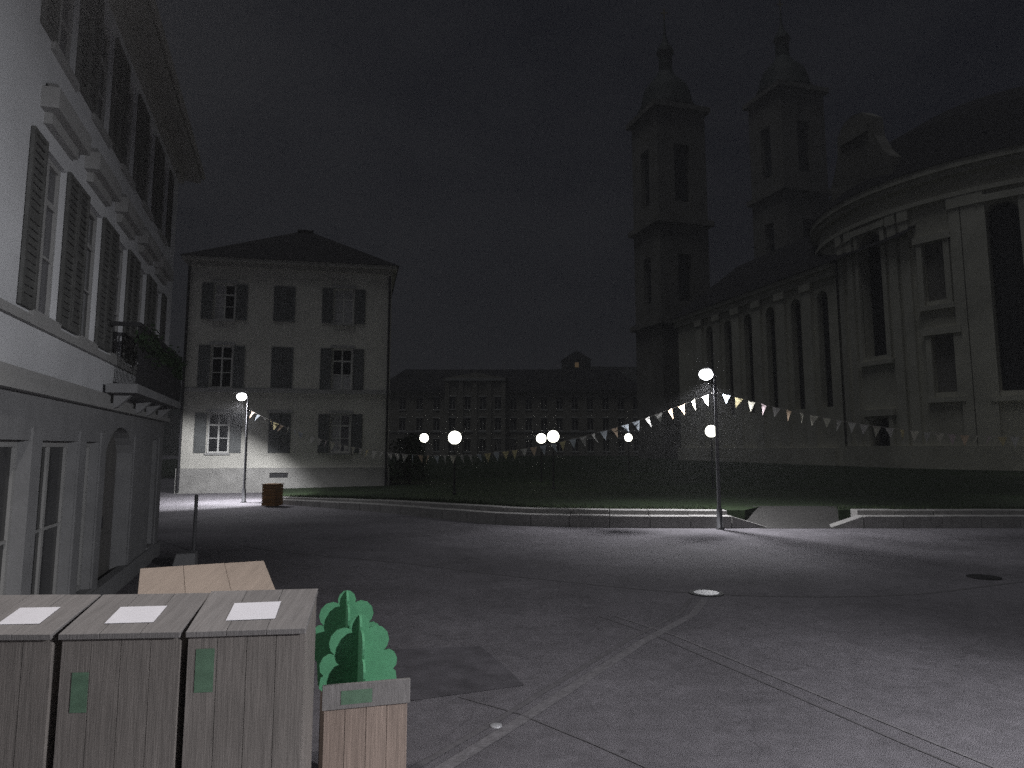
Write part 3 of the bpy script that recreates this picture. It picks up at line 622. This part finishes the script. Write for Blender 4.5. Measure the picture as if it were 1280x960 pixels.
# ================================================================== FAR PALACE
PY = 158.0
pl0 = AT(470, 560, PY).x; pl1 = AT(806, 560, PY).x; zp = AT(650, 488, PY).z; pc0 = AT(556, 560, PY).x; pc1 = AT(632, 560, PY).x; zpc = AT(590, 474, PY).z
palace = thing('palace', 'long three storey government palace across the lawn with a raised middle bay', 'palace', (pl0, PY, 0))
def FP(u, v, d): return V((u, PY + d, v))
def FPc(u, v, d): return V((u, PY - 1.6 + d, v))
st = (zp - 1.0) / 3
def cols_(x0, x1, step): n = int((x1 - x0) / step); s = (x1 - x0) / n; return [x0 + s * (k + .5) for k in range(n)]
def wing(x0, x1, F, ztop, nst):
    cc = cols_(x0, x1, 3.1); hs = [(c - .65, c + .65, 1.4 + st * r, 1.4 + st * r + st * .58) for c in cc for r in range(nst)]
    mb = MB(); mb.facade(F, x0, x1, 0, ztop, hs, .35)
    mb.build('wall', M['palace'], palace)
    for h in hs:
        mb = MB(); mb.quad(F(h[0], h[2], .3), F(h[1], h[2], .3), F(h[1], h[3], .3), F(h[0], h[3], .3)); wi = mb.build('window', M['glass'], palace)
        mb = MB(); m_ = (h[0] + h[1]) / 2; mb.fbox(F, m_ - .06, m_ + .06, h[2], h[3], .2, .29); mb.fbox(F, h[0] - .15, h[1] + .15, h[2] - .25, h[2] - .01, -.12, .1); mb.fbox(F, h[0] - .15, h[1] + .15, h[3] + .01, h[3] + .2, -.12, .1); mb.build('window_trim', M['frame'], wi)
    mb = MB(); mb.fbox(F, x0, x1, ztop - .5, ztop, -.5, .1); mb.build('cornice', M['trim'], palace); mb = MB(); mb.fbox(F, x0, x1, .9 + st, 1.15 + st, -.15, .1); mb.build('string_course', M['trim'], palace)
wing(pl0, pc0, FP, zp, 3); wing(pc1, pl1, FP, zp, 3); wing(pc0, pc1, FPc, zpc, 3)
mb = MB(); mb.quad(FP(pc0, 0, -1.6), FP(pc0, 0, 0), FP(pc0, zpc, 0), FP(pc0, zpc, -1.6)); mb.quad(FP(pc1, 0, -1.6), FP(pc1, 0, 0), FP(pc1, zpc, 0), FP(pc1, zpc, -1.6)); mb.build('wall', M['palace'], palace)
for u in [pc0 + .5 + k * (pc1 - pc0 - 1) / 4 for k in range(5)]:
    mb = MB(); mb.fbox(FPc, u - .45, u + .45, 0, zpc - .5, -.3, .05); mb.build('pilaster', M['palace'], palace)
mb = MB(); mb.quad(FP(pl0 - 1, zp, -.8), FP(pl1 + 1, zp, -.8), FP(pl1 - 5, zp + 5.5, 8), FP(pl0 + 5, zp + 5.5, 8)); mb.quad(FP(pl0 - 1, zp, -.8), FP(pl0 - 1, zp, 17), FP(pl0 + 5, zp + 5.5, 8)); mb.quad(FP(pl1 + 1, zp, -.8), FP(pl1 + 1, zp, 17), FP(pl1 - 5, zp + 5.5, 8)); mb.quad(FP(pl0 - 1, zp, 17), FP(pl1 + 1, zp, 17), FP(pl1 - 5, zp + 5.5, 8), FP(pl0 + 5, zp + 5.5, 8)); mb.build('roof', M['roof'], palace)
mb = MB(); mb.prism([FPc(pc0 - .5, zpc + .003, -.4), FPc(pc1 + .5, zpc + .003, -.4), FPc((pc0 + pc1) / 2, zpc + 1.3, -.4)], (0, 9, 0)); mb.build('pediment', M['palace'], palace)

# small house with one dim window up on the hillside
hp = AT(721, 455, 262)
hh = thing('hillside_house', 'tiny dark house with one dim warm window on the hillside', 'house', (hp.x, 262, hp.z - 6))
mb = MB(); mb.box(hp.x - 5, hp.x + 5, 262, 270, hp.z - 12, hp.z + 1.5); mb.build('wall', M['hill'], hh)
mb = MB(); mb.prism([(hp.x - 5.5, 261.5, hp.z + 1.51), (hp.x + 5.5, 261.5, hp.z + 1.51), (hp.x, 261.5, hp.z + 5)], (0, 9, 0)); mb.build('roof', M['roof'], hh)
mb = MB(); mb.box(hp.x - .7, hp.x + .7, 261.9, 261.99, hp.z - 1.2, hp.z + .6); mb.build('window', M['lit_pane'], hh)

# ================================================================== LAMPS
def spot(name, loc, W, half=79, blend=0.10, target=(0, 0, -1), col=(0.97, 0.97, 1.0), size=0.10, parent=None):
    ld = bpy.data.lights.new(name, 'SPOT'); ld.energy = W; ld.spot_size = R(2 * half); ld.spot_blend = blend; ld.color = col; ld.shadow_soft_size = size
    lo = bpy.data.objects.new(name, ld); COL.objects.link(lo); lo.rotation_euler = V(target).to_track_quat('-Z', 'Y').to_euler()
    if parent is not None: lo.parent = parent; lo.location = V(loc) - V(parent['org'])
    else: lo.location = loc
    return lo
LH = 4.42
def street_lamp(base, label, W, half=79, blend=.1, arm=(-0.20, 0.0), aimed=None):
    b = V((base[0], base[1], 0)); t = thing('street_lamp', label, 'street lamp', tuple(b), 'street lamps along the lawn edge')
    ax, ay = arm; av = V((ax, ay, 0))
    mb = MB(); mb.lathe(b, [(.12, -.02), (.12, .03), (.085, .05), (.08, .55), (.055, .62), (.05, 2.4), (.042, LH - .32), (.036, LH - .18)], 14); smooth(mb.build('pole', M['pole'], t))
    mb = MB(); mb.tube([b + V((0, 0, LH - .2)), b + V((0, 0, LH - .06)), b + av * .3 + V((0, 0, LH + .12)), b + av * .7 + V((0, 0, LH + .19)), b + av + V((0, 0, LH + .19))], [.036, .034, .03, .026, .024], 8); mb.build('arm', M['pole'], t)
    c = b + av + V((0, 0, LH))
    mb = MB(); mb.lathe(c, [(.012, .215), (.05, .205), (.10, .175), (.115, .150), (.02, .145)], 20); smooth(mb.build('lamp_hood', M['frame'], t))
    mb = MB(); mb.lathe(c, [(.03, -.165), (.10, -.145), (.17, -.085), (.205, -.005), (.19, .075), (.14, .125), (.02, .146)], 20); smooth(mb.build('diffuser', M['lamp_glow'], t))
    mb = MB(); mb.tube([b + V((-.03, -.03, LH - .55)), b + V((.07, -.03, LH - .52)), b + V((.06, -.03, LH - .62))], .012, 6); mb.build('bracket', M['pole'], t)
    spot('lamp_light', c + V((0, 0, -.185)), W, half, blend, parent=t)
    if aimed: spot('lamp_light', c + V((0, 0, -.18)), aimed[0], aimed[1], .28 if aimed[1] < 63 else .4, target=aimed[2], parent=t)
    return t
street_lamp((-11.2, 30.55), 'lit street lamp in front of the cream corner house', 620, 73, .35, (-.30, .05), (2500, 62, (-.455, .217, -.863)))
street_lamp((5.86, 20.72), 'lit street lamp at the path opening in the stone wall', 1350, 72, .45, (-.14, .40))
street_lamp((23.5, 20.72), 'lit street lamp at the far end of the straight stone wall', 1750, 72, .45, (-.14, .40))
street_lamp((7.5, -0.5), 'lit street lamp standing on the plaza behind the viewer', 2500, 78, .4, (-.2, 0), (3300, 64, (-.68, .12, -.72)))
# wall lantern on the school building, above the row of boxes
wl = V(FL(-13.0, 5.35, -1.05))
t = thing('wall_lantern', 'lit wall lantern on an arm of the school building above the boxes', 'wall lamp', tuple(FL(-13.0, 5.35, 0)))
mb = MB(); mb.tube([FL(-13.0, 5.5, .02), FL(-13.0, 5.72, -.4), FL(-13.0, 5.72, -.9), wl + V((0, 0, .2))], .02, 8); mb.build('arm', M['iron'], t)
mb = MB(); mb.lathe(wl, [(.02, .22), (.16, .10), (.18, .06), (.02, .06)], 16); mb.build('lamp_hood', M['iron'], t)
mb = MB(); mb.lathe(wl, [(.05, -.06), (.13, -.02), (.15, .05), (.02, .055)], 16); mb.build('diffuser', M['lamp_glow'], t)
spot('lamp_light', wl + V((0, 0, -.08)), 300, 72, .4, target=(NN.x * .45, NN.y * .45, -1), parent=t, col=(1.0, 0.95, 0.92), size=.08)
# globe lamps out on the lawn
proto = None
for px, py, dia, lab in ((530, 547.5, 11, 'small lit globe lamp nearest the corner house across the lawn'), (568.5, 547, 16, 'largest lit globe lamp before the raised middle bay of the palace'),
                         (676.5, 548, 12, 'smaller lit globe lamp of the close pair before the palace'), (691.5, 545.5, 14.5, 'bigger lit globe lamp of the close pair before the palace'),
                         (785.5, 547, 9.5, 'smallest lit globe lamp, below the bunting before the tower'), (889, 539, 14.5, 'lit globe lamp just beside the pole of the street lamp')):
    Y = 480 / dia; p = AT(px, py, Y); gz = lawn_z(p.x); rad = 0.27
    t = thing('globe_lamp', lab, 'globe lamp', (p.x, p.y, gz), 'globe lamps on the lawn')
    mb = MB(); mb.lathe((p.x, p.y, gz), [(.09, -.03), (.09, .04), (.045, .08), (.038, p.z - gz - rad - .06), (.07, p.z - gz - rad - .04), (.07, p.z - gz - rad + .03)], 10); mb.build('pole', M['iron'], t)
    mb = MB(); n = 9; mb.lathe(p, [(max(.004, rad * math.sin(math.pi * k / n)), -rad * math.cos(math.pi * k / n)) for k in range(n + 1)], 18); smooth(mb.build('globe', M['globe_glow'], t))
# globe lamp whose light shows on the cathedral wall at the picture's edge
p = AT(1296, 534, 50); t = thing('globe_lamp', 'lit globe lamp by the large rotunda window', 'globe lamp', (p.x, p.y, lawn_z(p.x)), 'globe lamps on the lawn')
gz = lawn_z(p.x); mb = MB(); mb.lathe((p.x, p.y, gz), [(.09, -.03), (.045, .08), (.038, p.z - gz - .3), (.07, p.z - gz - .25)], 10); mb.build('pole', M['iron'], t)
mb = MB(); mb.lathe(p, [(max(.004, .27 * math.sin(math.pi * k / 9)), -.27 * math.cos(math.pi * k / 9)) for k in range(10)], 18); smooth(mb.build('globe', M['globe_glow'], t))
ld = bpy.data.lights.new('globe_light', 'POINT'); ld.energy = 130; ld.color = (1, .98, .9); ld.shadow_soft_size = .29; lo = bpy.data.objects.new('globe_light', ld); COL.objects.link(lo); lo.parent = t; lo.location = p - V(t['org'])

# ================================================================== BUNTING
def pennant_mesh(i):
    mb = MB(); wd, hh_ = .235, .31; bend = random.uniform(-.05, .05); n = 3
    for k in range(n):
        z0, z1 = -hh_ * k / n, -hh_ * (k + 1) / n; w0, w1 = wd / 2 * (1 - k / n), wd / 2 * (1 - (k + 1) / n)
        y0, y1 = bend * (k / n) ** 1.5, bend * ((k + 1) / n) ** 1.5
        if k < n - 1: mb.quad((-w0, y0, z0), (w0, y0, z0), (w1, y1, z1), (-w1, y1, z1))
        else: mb.quad((-w0, y0, z0), (w0, y0, z0), (0, y1, z1))
    return mb
PROTO = []
for i in range(len(FM)): PROTO.append(pennant_mesh(i))
def bunting(A, B, sag, label, step=.365):
    A, B = V(A), V(B); L = (B - A).length * 1.03
    root = thing('bunting', label, 'bunting', tuple(A), 'strings of bunting between the street lamps')
    def at(u): return A.lerp(B, u) + V((0, 0, -4 * sag * u * (1 - u)))
    mb = MB(); mb.tube([at(k / 60) for k in range(61)], .006, 5, False); mb.build('cord', M['cord'], root)
    n = int(L / step); first = {}
    ang = math.atan2(B.y - A.y, B.x - A.x)
    for k in range(n):
        u = (k + .7) / (n + .4); p = at(u); q = at(u + .004) - at(u - .004); i = random.choice((0, 0, 0, 1, 2, 3, 3, 4, 5))
        rot = (random.uniform(-.5, .5), -math.atan2(q.z, q.xy.length) if False else math.atan2(-q.z, q.xy.length), ang + random.uniform(-.95, .95))
        if i not in first:
            o = PROTO[i].build('pennant', FM[i], root, loc=p, recalc=False) if False else None
            me_o = PROTO[i].build('pennant', FM[i], None, recalc=False); me_o.parent = root; me_o.location = p - V(root['org']); me_o.rotation_euler = rot; me_o['org'] = tuple(p); first[i] = me_o
        else: inst(first[i], root, p, rot)
z0 = LH - .56
bunting((-11.12, 30.5, z0), (5.80, 20.68, z0), 1.86, 'long string of pennants sagging from the house lamp to the path lamp')
bunting((5.92, 20.68, z0), (23.5, 20.68, z0), 1.28, 'string of pennants leading from the path lamp across the cathedral front')

# ================================================================== FOREGROUND BOXES
def local(org, yaw):
    c, s = math.cos(yaw), math.sin(yaw); o = V(org)
    return lambda x, y, z: o + V((c * x - s * y, s * x + c * y, z))
def wooden_box(org, yaw, wd, dp, hf, hb, label, lidmat, bodymat, nplank=4, paper=None, tape=None, group='wooden boxes standing in a row'):
    """org: ground point under the middle of the front edge; yaw turns the box about it"""
    T = local(org, yaw); F = lambda u, v, d: T(u, d, v)      # u along front, v up, d back
    root = thing('wooden_box', label, 'wooden box', tuple(org), group)
    w2 = wd / 2; t = .022; ov = .006
    zf, zb = hf - .03, hb - .03
    for k in range(nplank):
        a = -w2 + ov + (wd - 2 * ov) * k / nplank + .0015; b = -w2 + ov + (wd - 2 * ov) * (k + 1) / nplank - .0015; j = random.uniform(0, .003)
        mb = MB(); mb.fbox(F, a, b, .06, zf - .003, ov + j, ov + j + t); mb.build('plank', M[bodymat], root)
    for s in (-1, 1):
        a, b = (-w2 + ov, -w2 + ov + t) if s < 0 else (w2 - ov - t, w2 - ov)
        y0, y1 = ov + t + .004, dp - ov - t - .002
        mb = MB(); zA = zf + (zb - zf) * (y0 / dp) - .004; zB = zf + (zb - zf) * (y1 / dp) - .004
        mb.hexa([F(a, .06, y0), F(b, .06, y0), F(b, .06, y1), F(a, .06, y1), F(a, zA, y0), F(b, zA, y0), F(b, zB, y1), F(a, zB, y1)]); mb.build('side_panel', M[bodymat], root)
    mb = MB(); mb.fbox(F, -w2 + ov, w2 - ov, .06, zb - .01, dp - ov - t, dp - ov); mb.build('back_panel', M[bodymat], root)
    for sx in (-1, 1):
        for y in (.06, dp - .10):
            mb = MB(); mb.fbox(F, sx * (w2 - .09) - .025, sx * (w2 - .09) + .025, -.01, .06, y, y + .05); mb.build('foot', M['iron'], root)
    nl = 3
    for k in range(nl):
        a = -w2 + wd * k / nl + (.001 if k else 0); b = -w2 + wd * (k + 1) / nl - (.001 if k < nl - 1 else 0)
        mb = MB(); j = random.uniform(-.001, .001)
        mb.hexa([F(a, hf - .028, -.02), F(b, hf - .028, -.02), F(b, hb - .028, dp), F(a, hb - .028, dp), F(a, hf + j, -.02), F(b, hf + j, -.02), F(b, hb + j, dp), F(a, hb + j, dp)])
        mb.build('lid_board', M[lidmat], root, bevel=.002)
    if paper:
        x0, x1, y0, y1 = paper; z = lambda y: hf + (hb - hf) * ((y + .02) / (dp + .02)) + .003
        mb = MB(); sk = .006; mb.hexa([F(x0, z(y0), y0), F(x1, z(y0 + sk), y0 + sk), F(x1 - .004, z(y1 + sk), y1 + sk), F(x0 - .003, z(y1), y1)] + [F(x0, z(y0) + .0015, y0), F(x1, z(y0 + sk) + .0015, y0 + sk), F(x1 - .004, z(y1 + sk) + .0015, y1 + sk), F(x0 - .003, z(y1) + .0015, y1)]); mb.build('paper_label', M['paper'], root)
    if tape:
        x0, x1, z0, z1 = tape; mb = MB(); mb.fbox(F, x0, x1, z0, z1, ov - .003, ov - .0015); mb.build('green_tape', M['tape'], root)
    return root
def front_of(pxc, py, z): p = G(pxc, py, z); return (p.x, p.y, 0)
HF = 1.38
BW = .585
c3 = G(383, 784, HF); y3, y2, y1 = R(7.5), R(4), R(1)
def step(c, yaw, d): return c - V((math.cos(yaw), math.sin(yaw), 0)) * d
m3 = step(c3, y3, BW / 2); c2 = step(c3, y3, BW + .026); m2 = step(c2, y2, BW / 2); c1 = step(c2, y2, BW + .034); m1 = step(c1, y1, BW / 2)
def gp(p): return (p.x, p.y, 0)
wooden_box(gp(m1), y1, BW, .42, HF, 1.485, 'grey wooden box with a bright white paper on its lid, nearest the school wall', 'wood_lid', 'wood', paper=(-.04, .17, .075, .255))
wooden_box(gp(m2), y2, BW, .42, HF, 1.485, 'middle wooden box of the row with white paper and a green tape strip', 'wood_lid', 'wood', paper=(-.12, .12, .075, .255), tape=(-.225, -.145, 1.00, 1.19))
wooden_box(gp(m3), y3, BW, .42, HF, 1.495, 'wooden box of the row beside the green planter, with white paper on the lid', 'wood_lid', 'wood', paper=(-.125, .12, .075, .26), tape=(-.245, -.155, 1.08, 1.29))
rb_ = V((-1.50, 4.71, 0)); yw = R(26); wd_ = .78
rear = rb_ - V((math.cos(yw), math.sin(yw), 0)) * wd_ / 2
wooden_box(tuple(rear), yw, wd_, .60, 1.40, 1.50, 'turned tan wooden box with a blank pale lid behind the row of boxes', 'wood_tan', 'wood_pink', group='wooden boxes standing in a row')

# planter with green plywood bushes
pz = .95; pf = G(459, 853, pz); pyaw = R(16); T = local((pf.x, pf.y, 0), pyaw); F = lambda u, v, d: T(u, d, v)
planter = thing('planter', 'pinkish wooden planter box with a green taped rim at the end of the row', 'planter', (pf.x, pf.y, 0))
w2, dp = .25, .80
lo = pz - .137
for k in range(4):
    a, b = -w2 + .012 + k * (.476 / 4) + .0015, -w2 + .012 + (k + 1) * (.476 / 4) - .0015
    j = random.uniform(0, .003)
    mb = MB(); mb.fbox(F, a, b, .04, lo, .02 + j, .042 + j); mb.build('plank', M['wood_pink'], planter)
    mb = MB(); mb.fbox(F, a, b, .04, lo, dp - .042, dp - .02); mb.build('plank', M['wood_pink'], planter)
for s in (-1, 1):
    for k in range(5):
        a = .05 + k * (dp - .1) / 5 + .0015; b = .05 + (k + 1) * (dp - .1) / 5 - .0015; x = s * (w2 - .023)
        mb = MB(); mb.fbox(F, x - .011, x + .011, .04, lo - .02, a, b); mb.build('plank', M['wood_pink'], planter)
mb = MB(); mb.fbox(F, -w2, w2, pz - .135, pz, 0, .024); mb.build('rim_board', M['wood_lid'], planter, bevel=.002)
mb = MB(); mb.fbox(F, -.145, .03, pz - .11, pz - .035, -.0035, -.001); mb.build('green_tape', M['tape'], planter)
mb = MB(); mb.fbox(F, -w2 + .036, w2 - .036, pz - .36, pz - .20, .045, dp - .045); mb.build('soil', M['soil'], planter)
half = [(0, .31), (.022, .305), (.045, .285), (.055, .255), (.05, .235), (.085, .245), (.125, .235), (.155, .205), (.165, .165), (.155, .130), (.135, .108), (.165, .112), (.195, .095), (.212, .060), (.208, .025), (.19, .004), (.205, -.01), (.212, -.06), (.17, -.10), (.16, -.24)]
def cut_bush(px, py, Y, turn, label, sc):
    top = AT(px, py, Y); c = V((top.x, top.y, top.z - .31 * sc))
    root = thing('plywood_bush', label, 'plywood bush', tuple(c), 'green plywood bushes in the planter')
    for nm, q in (('bush_board', 0), ('bush_board', math.pi / 2)):
        T2 = local(c, turn + q); th = .014
        out = [T2(-x * sc, -th / 2, z * sc) for x, z in half[::-1]] + [T2(x * sc, -th / 2, z * sc) for x, z in half[1:]]
        mb = MB(); mb.prism(out, T2(0, th, 0) - c if q == 0 else T2(0, th, 0) - c); mb.build(nm, M['green'], root)
cut_bush(450, 768, 4.66, R(20), 'green scalloped plywood bush at the front rim of the planter', 1.12)
cut_bush(434, 738, 5.0, R(18), 'green scalloped plywood bush behind the other one in the planter', 1.08)

# ================================================================== SMALL THINGS ON THE PLAZA
# orange wooden bin by the house lamp
cb = G(335, 633.5); T = local((cb.x, cb.y, 0), R(-14)); F = lambda u, v, d: T(u, d, v)
cr_ = thing('wooden_bin', 'orange brown slatted wooden bin beside the house lamp', 'bin', (cb.x, cb.y, 0))
for k in range(6):
    z = .03 + k * .135
    mb = MB(); mb.fbox(F, -.29, .29, z, z + .125, 0, .02); mb.build('slat', M['wood_orange'], cr_); mb = MB(); mb.fbox(F, -.29, .29, z, z + .125, .54, .56); mb.build('slat', M['wood_orange'], cr_)
    for s in (-1, 1): mb = MB(); mb.fbox(F, s * .28 - .01, s * .28 + .01, z, z + .125, .021, .539); mb.build('slat', M['wood_orange'], cr_)
mb = MB(); mb.fbox(F, -.31, .31, .84, .87, -.02, .58); mb.build('lid', M['wood_orange'], cr_, bevel=.004)
# bollard
b = G(242, 690); t = tag(None or MB().build('tmp', None), None)
bpy.data.objects.remove(t)
bo = thing('bollard', 'thin dark bollard on the plaza near the school building corner', 'bollard', (b.x, b.y, 0))
mb = MB(); mb.lathe((b.x, b.y, 0), [(.06, -.02), (.06, .02), (.04, .04), (.037, 1.12), (.042, 1.13), (.042, 1.17)], 12); mb.build('post', M['pole'], bo)
mb = MB(); mb.lathe((b.x, b.y, 1.17), [(.036, 0), (.045, .03), (.03, .07), (.008, .085)], 12); smooth(mb.build('cap', M['pole'], bo))
# grey stone block at the foot of the school building
b = G(229, 713); T = local((b.x, b.y, 0), R(17)); mb = MB()
mb.hexa([T(-.22, 0, -.01), T(.20, 0, -.01), T(.20, .5, -.01), T(-.22, .5, -.01), T(-.15, .03, .30), T(.19, .02, .30), T(.18, .46, .30), T(-.15, .46, .30)])
tag(mb.build('stone_block', M['stone_base'], None, loc=(b.x, b.y, 0), bevel=.015), 'low grey stone block behind the tan box near the school wall', 'stone block')
# covers in the asphalt
def cover(px, py, r, m, label):
    p = G(px, py); t = thing('manhole_cover', label, 'manhole cover', (p.x, p.y, 0), 'manhole covers in the plaza')
    mb = MB(); mb.lathe((p.x, p.y, 0), [(r + .06, .004), (r + .06, .016), (r, .018), (r, .010)], 28); mb.build('rim', M['cover_dark'], t)
    mb = MB(); mb.lathe((p.x, p.y, 0), [(r - .01, .012), (r - .012, .020), (.01, .021)], 28); mb.build('lid', M[m], t)
cover(883, 742, .21, 'metal_cover', 'bright steel manhole cover on the dark seam of the plaza')
cover(1230, 722, .21, 'cover_dark', 'black manhole cover on the plaza before the straight wall')
p = G(620, 908); mb = MB(); mb.lathe((p.x, p.y, 0), [(.052, .002), (.05, .012), (.03, .017), (.004, .018)], 14); tag(mb.build('ground_stud', M['metal_cover'], None, loc=(p.x, p.y, 0)), 'small pale metal stud in the asphalt beyond the planter', 'ground stud')
# dark bush at the house corner
def bush(cx, cy, rx, rz, label, seed, n):
    rg = random.Random(seed); t = thing('bush', label, 'bush', (cx, cy, lawn_z(cx)))
    mb = MB(); z0 = lawn_z(cx)
    for k in range(n):
        a = rg.uniform(0, 6.28); r = rx * math.sqrt(rg.random()); h = rz * rg.random() ** .8
        lump = 0.75 + .25 * math.sin(a * 3 + seed) + .2 * math.sin(h * 4 + a * 2)
        f = math.sqrt(max(0, 1 - (h / (rz * 1.05)) ** 2)) * lump
        p = V((cx + math.cos(a) * r * f, cy + math.sin(a) * r * f, z0 + .1 + h * (.8 + .2 * lump)))
        u = V((rg.gauss(0, 1), rg.gauss(0, 1), rg.gauss(0, 1))).normalized() * rg.uniform(.05, .11); v = V((rg.gauss(0, 1), rg.gauss(0, 1), rg.gauss(0, 1))).normalized() * rg.uniform(.03, .07)
        mb.quad(p - u, p + v, p + u, p - v)
    tag(mb.build('foliage', M['leaf'], t, recalc=False), kind='stuff')
    for k in range(4):
        a = k * 1.6; mb = MB(); mb.tube([(cx, cy, z0 - .05), (cx + math.cos(a) * rx * .25, cy + math.sin(a) * rx * .25, z0 + rz * .4), (cx + math.cos(a) * rx * .45, cy + math.sin(a) * rx * .45, z0 + rz * .8)], [.04, .03, .012], 6); mb.build('stem', M['soil'], t)
bp_ = G(512, 604, .3); bush(bp_.x, 40.5, 1.5, 2.6, 'dark rounded bush on the lawn at the corner of the cream house', 4, 2600)
# ------------------------------------------------------------------ thin night mist
hm = bpy.data.materials.new('mist'); hm.use_nodes = True; ht = hm.node_tree; ht.nodes.remove(ht.nodes['Principled BSDF'])
pv = ht.nodes.new('ShaderNodeVolumePrincipled'); pv.inputs['Density'].default_value = 0.0017; pv.inputs['Color'].default_value = (.85, .85, .88, 1); pv.inputs['Anisotropy'].default_value = 0.3
ht.links.new(pv.outputs[0], ht.nodes['Material Output'].inputs['Volume'])
mb = MB(); mb.box(-950, 950, -140, 920, -1.5, 92); tag(mb.build('haze', hm), kind='stuff')
for o in bpy.data.objects:
    if 'org' in o: del o['org']
